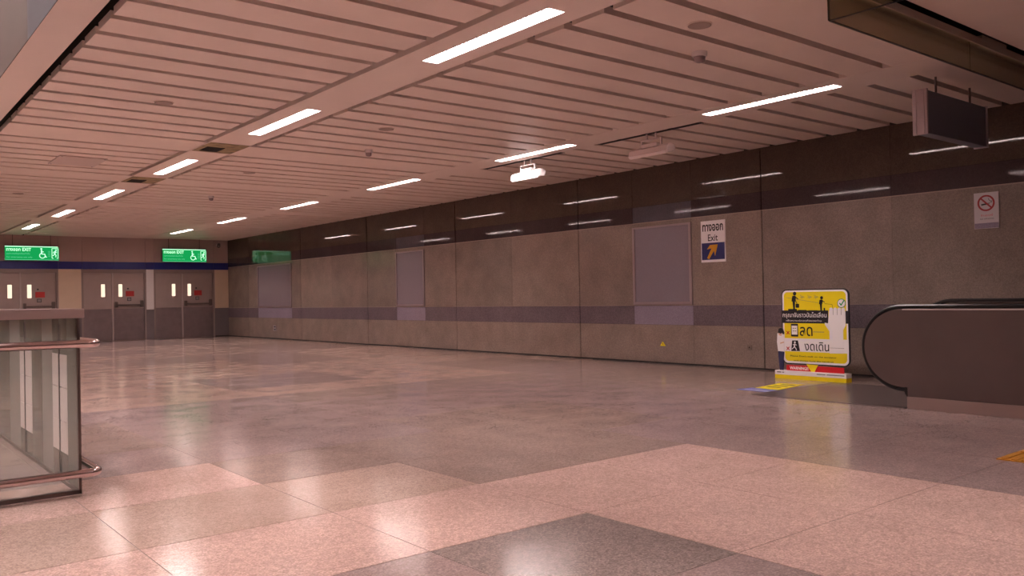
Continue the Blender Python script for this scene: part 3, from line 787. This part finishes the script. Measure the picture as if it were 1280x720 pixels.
# tactile paving
t = thing('tactile_paving', 'amber ribbed tactile paving strip at the right edge of the floor', 'tactile paving', (6.4, 2.0, 0))
for q in range(6):
    m = MB(); x = 5.52 + q * .3; m.box(x + .003, x + .297, 1.85, 2.147, .0004, .006, 'tactile')
    for j in range(5): m.box(x + .015, x + .285, 1.87 + j * .056, 1.898 + j * .056, .006, .011, 'tactile')
    m.build('paver', t, .001)

# ------------------------------------------------------------------ escalator
t = thing('escalator', 'brown steel escalator with rounded black handrail ends at right edge', 'escalator', (7.9, 2.6, 0))
CY, CZ, RR = 3.615, .53, .345
SL = math.tan(math.radians(30)); YK = 1.9
def esc_side(x0, x1, xo, name_skirt, sgn, shift=0, CZ=CZ):
    """x0..x1 panel; handrail centred in xh"""
    cy = CY - shift
    arc = [(cy + RR * math.cos(a), CZ + RR * math.sin(a)) for a in [(-PI / 2 + PI * k / 36) for k in range(37)]]
    ye = YK - 4.2; ze = 4.2 * SL
    pts = [(ye, .10 + ze), (YK, .10), (3.572 - shift, .10)] + [(3.572 - shift, CZ - RR)] + arc[1:] + [(YK, CZ + RR), (ye, CZ + RR + ze)]
    m = MB(); m.prism(pts, lambda u, w, tt: (tt, u, w), x0, x1, 'steel'); m.build('balustrade_panel', t)
    # handrail: flat oval section swept round the newel
    xh = (x0 + x1) / 2 + sgn * .035
    rc = RR + .022
    path = [(3.60 - shift, CZ - rc)] + [(cy + rc * math.cos(a), CZ + rc * math.sin(a)) for a in [(-PI / 2 + .06 + (PI - .06) * k / 40) for k in range(41)]] + [(YK, CZ + rc), (ye, CZ + rc + ze)]
    m = MB(); sec = [(-.042, -.012), (-.042, .006), (-.03, .017), (.03, .017), (.042, .006), (.042, -.012), (.03, -.018), (-.03, -.018)]
    vs = []; n = len(sec)
    for i, (y, z) in enumerate(path):
        a = path[max(i - 1, 0)]; b = path[min(i + 1, len(path) - 1)]
        d = Vector((b[0] - a[0], b[1] - a[1])).normalized(); nn = Vector((d.y, -d.x))
        for sx, sn in sec: vs.append((xh + sx, y + nn.x * sn, z + nn.y * sn))
    fs = [(i * n + k, i * n + (k + 1) % n, (i + 1) * n + (k + 1) % n, (i + 1) * n + k) for i in range(len(path) - 1) for k in range(n)]
    fs += [list(range(n)), list(range((len(path) - 1) * n, len(path) * n))]
    m.add(vs, fs, 'black', False); m.build('handrail', t)
    m = MB(); m.prism([(3.575 - shift, .0), (3.575 - shift, .10), (3.60 - shift, CZ - RR - .055), (3.60 - shift, CZ - RR + .005), (3.56 - shift, CZ - RR + .005), (3.555 - shift, 0)], lambda u, w, tt: (tt, u, w), x0 + .004, x1 + .05 * abs(sgn), 'black_matte'); m.build('handrail_inlet', t)
    m = MB(); m.prism([(ye, ze), (YK, 0), (3.57 - shift, 0), (3.57 - shift, .104), (YK, .104), (ye, .104 + ze)], lambda u, w, tt: (tt, u, w), xo[0], xo[1], 'skirt'); m.build('skirt', t)
esc_side(7.36, 7.40, (7.345, 7.40), 'skirt', 1)
esc_side(8.44, 8.48, (8.44, 8.495), 'skirt', -1, 0, .565)
# pale strip painted in for the reflection just under the near handrail
rbox('offwhite', 7.352, 7.362, 1.9, 3.60, CZ + RR - .010, CZ + RR + .001).build('edge_glint', t)
m = MB()
m.box(7.402, 8.438, 2.95, 3.56, .001, .012, 'plate')
ys = 2.95
for k in range(14):
    y1_ = ys - k * .38; 
    z_ = 0.012 if k < 3 else .012 + (k - 2) * .2194
    m.box(7.43, 8.41, y1_ - .38, y1_, z_ - .012 if k < 3 else z_ - .22, z_, 'plate')
    for j in range(24): m.box(7.45 + j * .04, 7.47 + j * .04, y1_ - .375, y1_ - .005, z_, z_ + .006, 'edge')
m.build('steps', t)
t = thing('landing_plate', 'dark metal landing plate set in the floor at the escalator end', 'floor plate', (8.1, 4.4, 0))
m = MB(); m.box(7.33, 8.88, 3.585, 5.16, .0003, .004, 'plate'); m.build('plate', t)
m = MB(); m.box(7.318, 7.33, 3.585, 5.172, .0003, .005, 'edge'); m.box(7.33, 8.88, 5.16, 5.172, .0003, .005, 'edge'); m.build('border', t)

# ------------------------------------------------------------------ glazed balustrade at left
t = thing('glass_balustrade', 'glazed balustrade with steel cap and two tube rails, left edge of hall', 'balustrade', (0, 5.2, 0))
BX, BY = 1.09, 5.2; XL = -2.4; YE = 8.6
m = MB(); m.box(XL, BX + .008, BY - .10, BY + .05, .980, 1.032, 'cap'); m.box(BX - .09, BX + .008, BY + .05, YE, .980, 1.032, 'cap'); m.build('cap', t, .003)
m = MB(); m.box(BX - .014, BX, BY - .02, BY, .0, .980, 'edge'); m.build('corner_post', t)
# near panes
m = MB(); x = BX - .015
m.box(XL, x, BY - .012, BY - .002, .02, .98, 'glass'); m.build('glass_pane', t)
m = MB(); m.box(XL, BX, BY - .02, BY + .01, 0, .022, 'edge'); m.box(BX - .02, BX, BY, YE, 0, .022, 'edge'); m.build('floor_channel', t)
# side panes with their differently finished strips
GX0, GX1 = BX - .013, BX - .003
def side(y0, y1, mat, lab=None, z0=.022, z1=.98, nm='glass_pane'):
    m = MB(); m.box(GX0, GX1, y0, y1, z0, z1, mat); o = m.build(nm, t)
    if lab: o['label'] = lab
    return o
side(5.205, 5.45, 'glass_mid', 'grey-green glass strip')
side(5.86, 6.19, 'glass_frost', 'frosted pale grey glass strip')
side(6.19, 6.55, 'glass_dark', 'dark grey-green glass strip')
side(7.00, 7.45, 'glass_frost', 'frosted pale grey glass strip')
side(7.45, 7.95, 'glass_dark', 'dark grey-green glass strip')
side(7.95, YE, 'glass_mid', 'grey-green glass strip')
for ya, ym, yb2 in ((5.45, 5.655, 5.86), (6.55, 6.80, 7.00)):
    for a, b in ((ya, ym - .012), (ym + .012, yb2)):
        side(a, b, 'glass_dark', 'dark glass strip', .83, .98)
        m = MB()  # white blocks stand in for bright reflections seen in the glass
        for za, zb in ((.18, .36), (.366, .56), (.566, .76)): m.box(GX0 - .002, GX1, a, b, za, zb, 'reflection_white')
        o = m.build('painted_reflection', t); o['label'] = 'bright white blocks painted in for reflections'
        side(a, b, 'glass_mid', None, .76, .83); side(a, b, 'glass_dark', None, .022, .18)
    m = MB(); m.box(GX0 - .006, GX1 + .004, ym - .011, ym + .011, .022, .94, 'black'); m.build('mullion', t)
# rails wrapping round the corner
def rail(z, r):
    x1 = BX + .075; y1 = BY - .10; rad = .06; path = [(XL, y1, z), (x1 - rad, y1, z)]
    for k in range(1, 9):
        a = -PI / 2 + k * PI / 16; path.append((x1 - rad + rad * math.cos(a), y1 + rad + rad * math.sin(a), z))
    path.append((x1, YE, z))
    m = MB(); m.tube(path, r * 1.15, 'tube', 18); ro = m.build('handrail', t)
    for pt, tg in (((.2, y1, z), (.2, BY - .015, z)), ((-1.2, y1, z), (-1.2, BY - .015, z)), ((x1, 5.9, z), (BX, 5.9, z)), ((x1, 7.2, z), (BX, 7.2, z))):
        m = MB(); m.tube([pt, tg], .009, 'tube', 10); m.build('bracket', ro)
rail(.838, .020); rail(.125, .020)

# ------------------------------------------------------------------ lights, world, camera
def area(name, loc, sx, sy, power, col=(1, .82, .78), rot=(0, 0, 0)):
    l = bpy.data.lights.new(name, 'AREA'); l.shape = 'RECTANGLE'; l.size = sx; l.size_y = sy; l.energy = power; l.color = col
    o = bpy.data.objects.new(name, l); C.objects.link(o); o.location = loc; o.rotation_euler = rot; return o

w = bpy.data.worlds.new('World'); bpy.context.scene.world = w; w.use_nodes = True
w.node_tree.nodes['Background'].inputs[0].default_value = (.5, .38, .36, 1)
w.node_tree.nodes['Background'].inputs[1].default_value = .05

yaw, pit, roll, F = .6823, .010458, -.019684, 1052.37
cy_, sy_ = math.cos(yaw), math.sin(yaw)
fwv = Vector((sy_ * math.cos(pit), cy_ * math.cos(pit), math.sin(pit)))
r0 = Vector((cy_, -sy_, 0)); up0 = r0.cross(fwv)
rv = r0 * math.cos(roll) + up0 * math.sin(roll); uv = -r0 * math.sin(roll) + up0 * math.cos(roll)
cd = bpy.data.cameras.new('camera'); cam = bpy.data.objects.new('camera', cd); C.objects.link(cam)
mt = Matrix((rv, uv, -fwv)).transposed().to_4x4(); mt.translation = Vector((0, 0, EYE)); cam.matrix_world = mt
cd.sensor_width = 36; cd.lens = F / 1280 * 36; cd.clip_start = .05; cd.clip_end = 200
sc = bpy.context.scene; sc.camera = cam
sc.view_settings.view_transform = 'Standard'; sc.view_settings.look = 'None'
sc.view_settings.exposure = .68; sc.view_settings.gamma = 1; sc.view_settings.use_curve_mapping = False
sc.cycles.max_bounces = 10; sc.cycles.diffuse_bounces = 5; sc.cycles.glossy_bounces = 5; sc.cycles.transparent_max_bounces = 16
sc.cycles.sample_clamp_indirect = 8
sc.cycles.caustics_reflective = False; sc.cycles.caustics_refractive = False
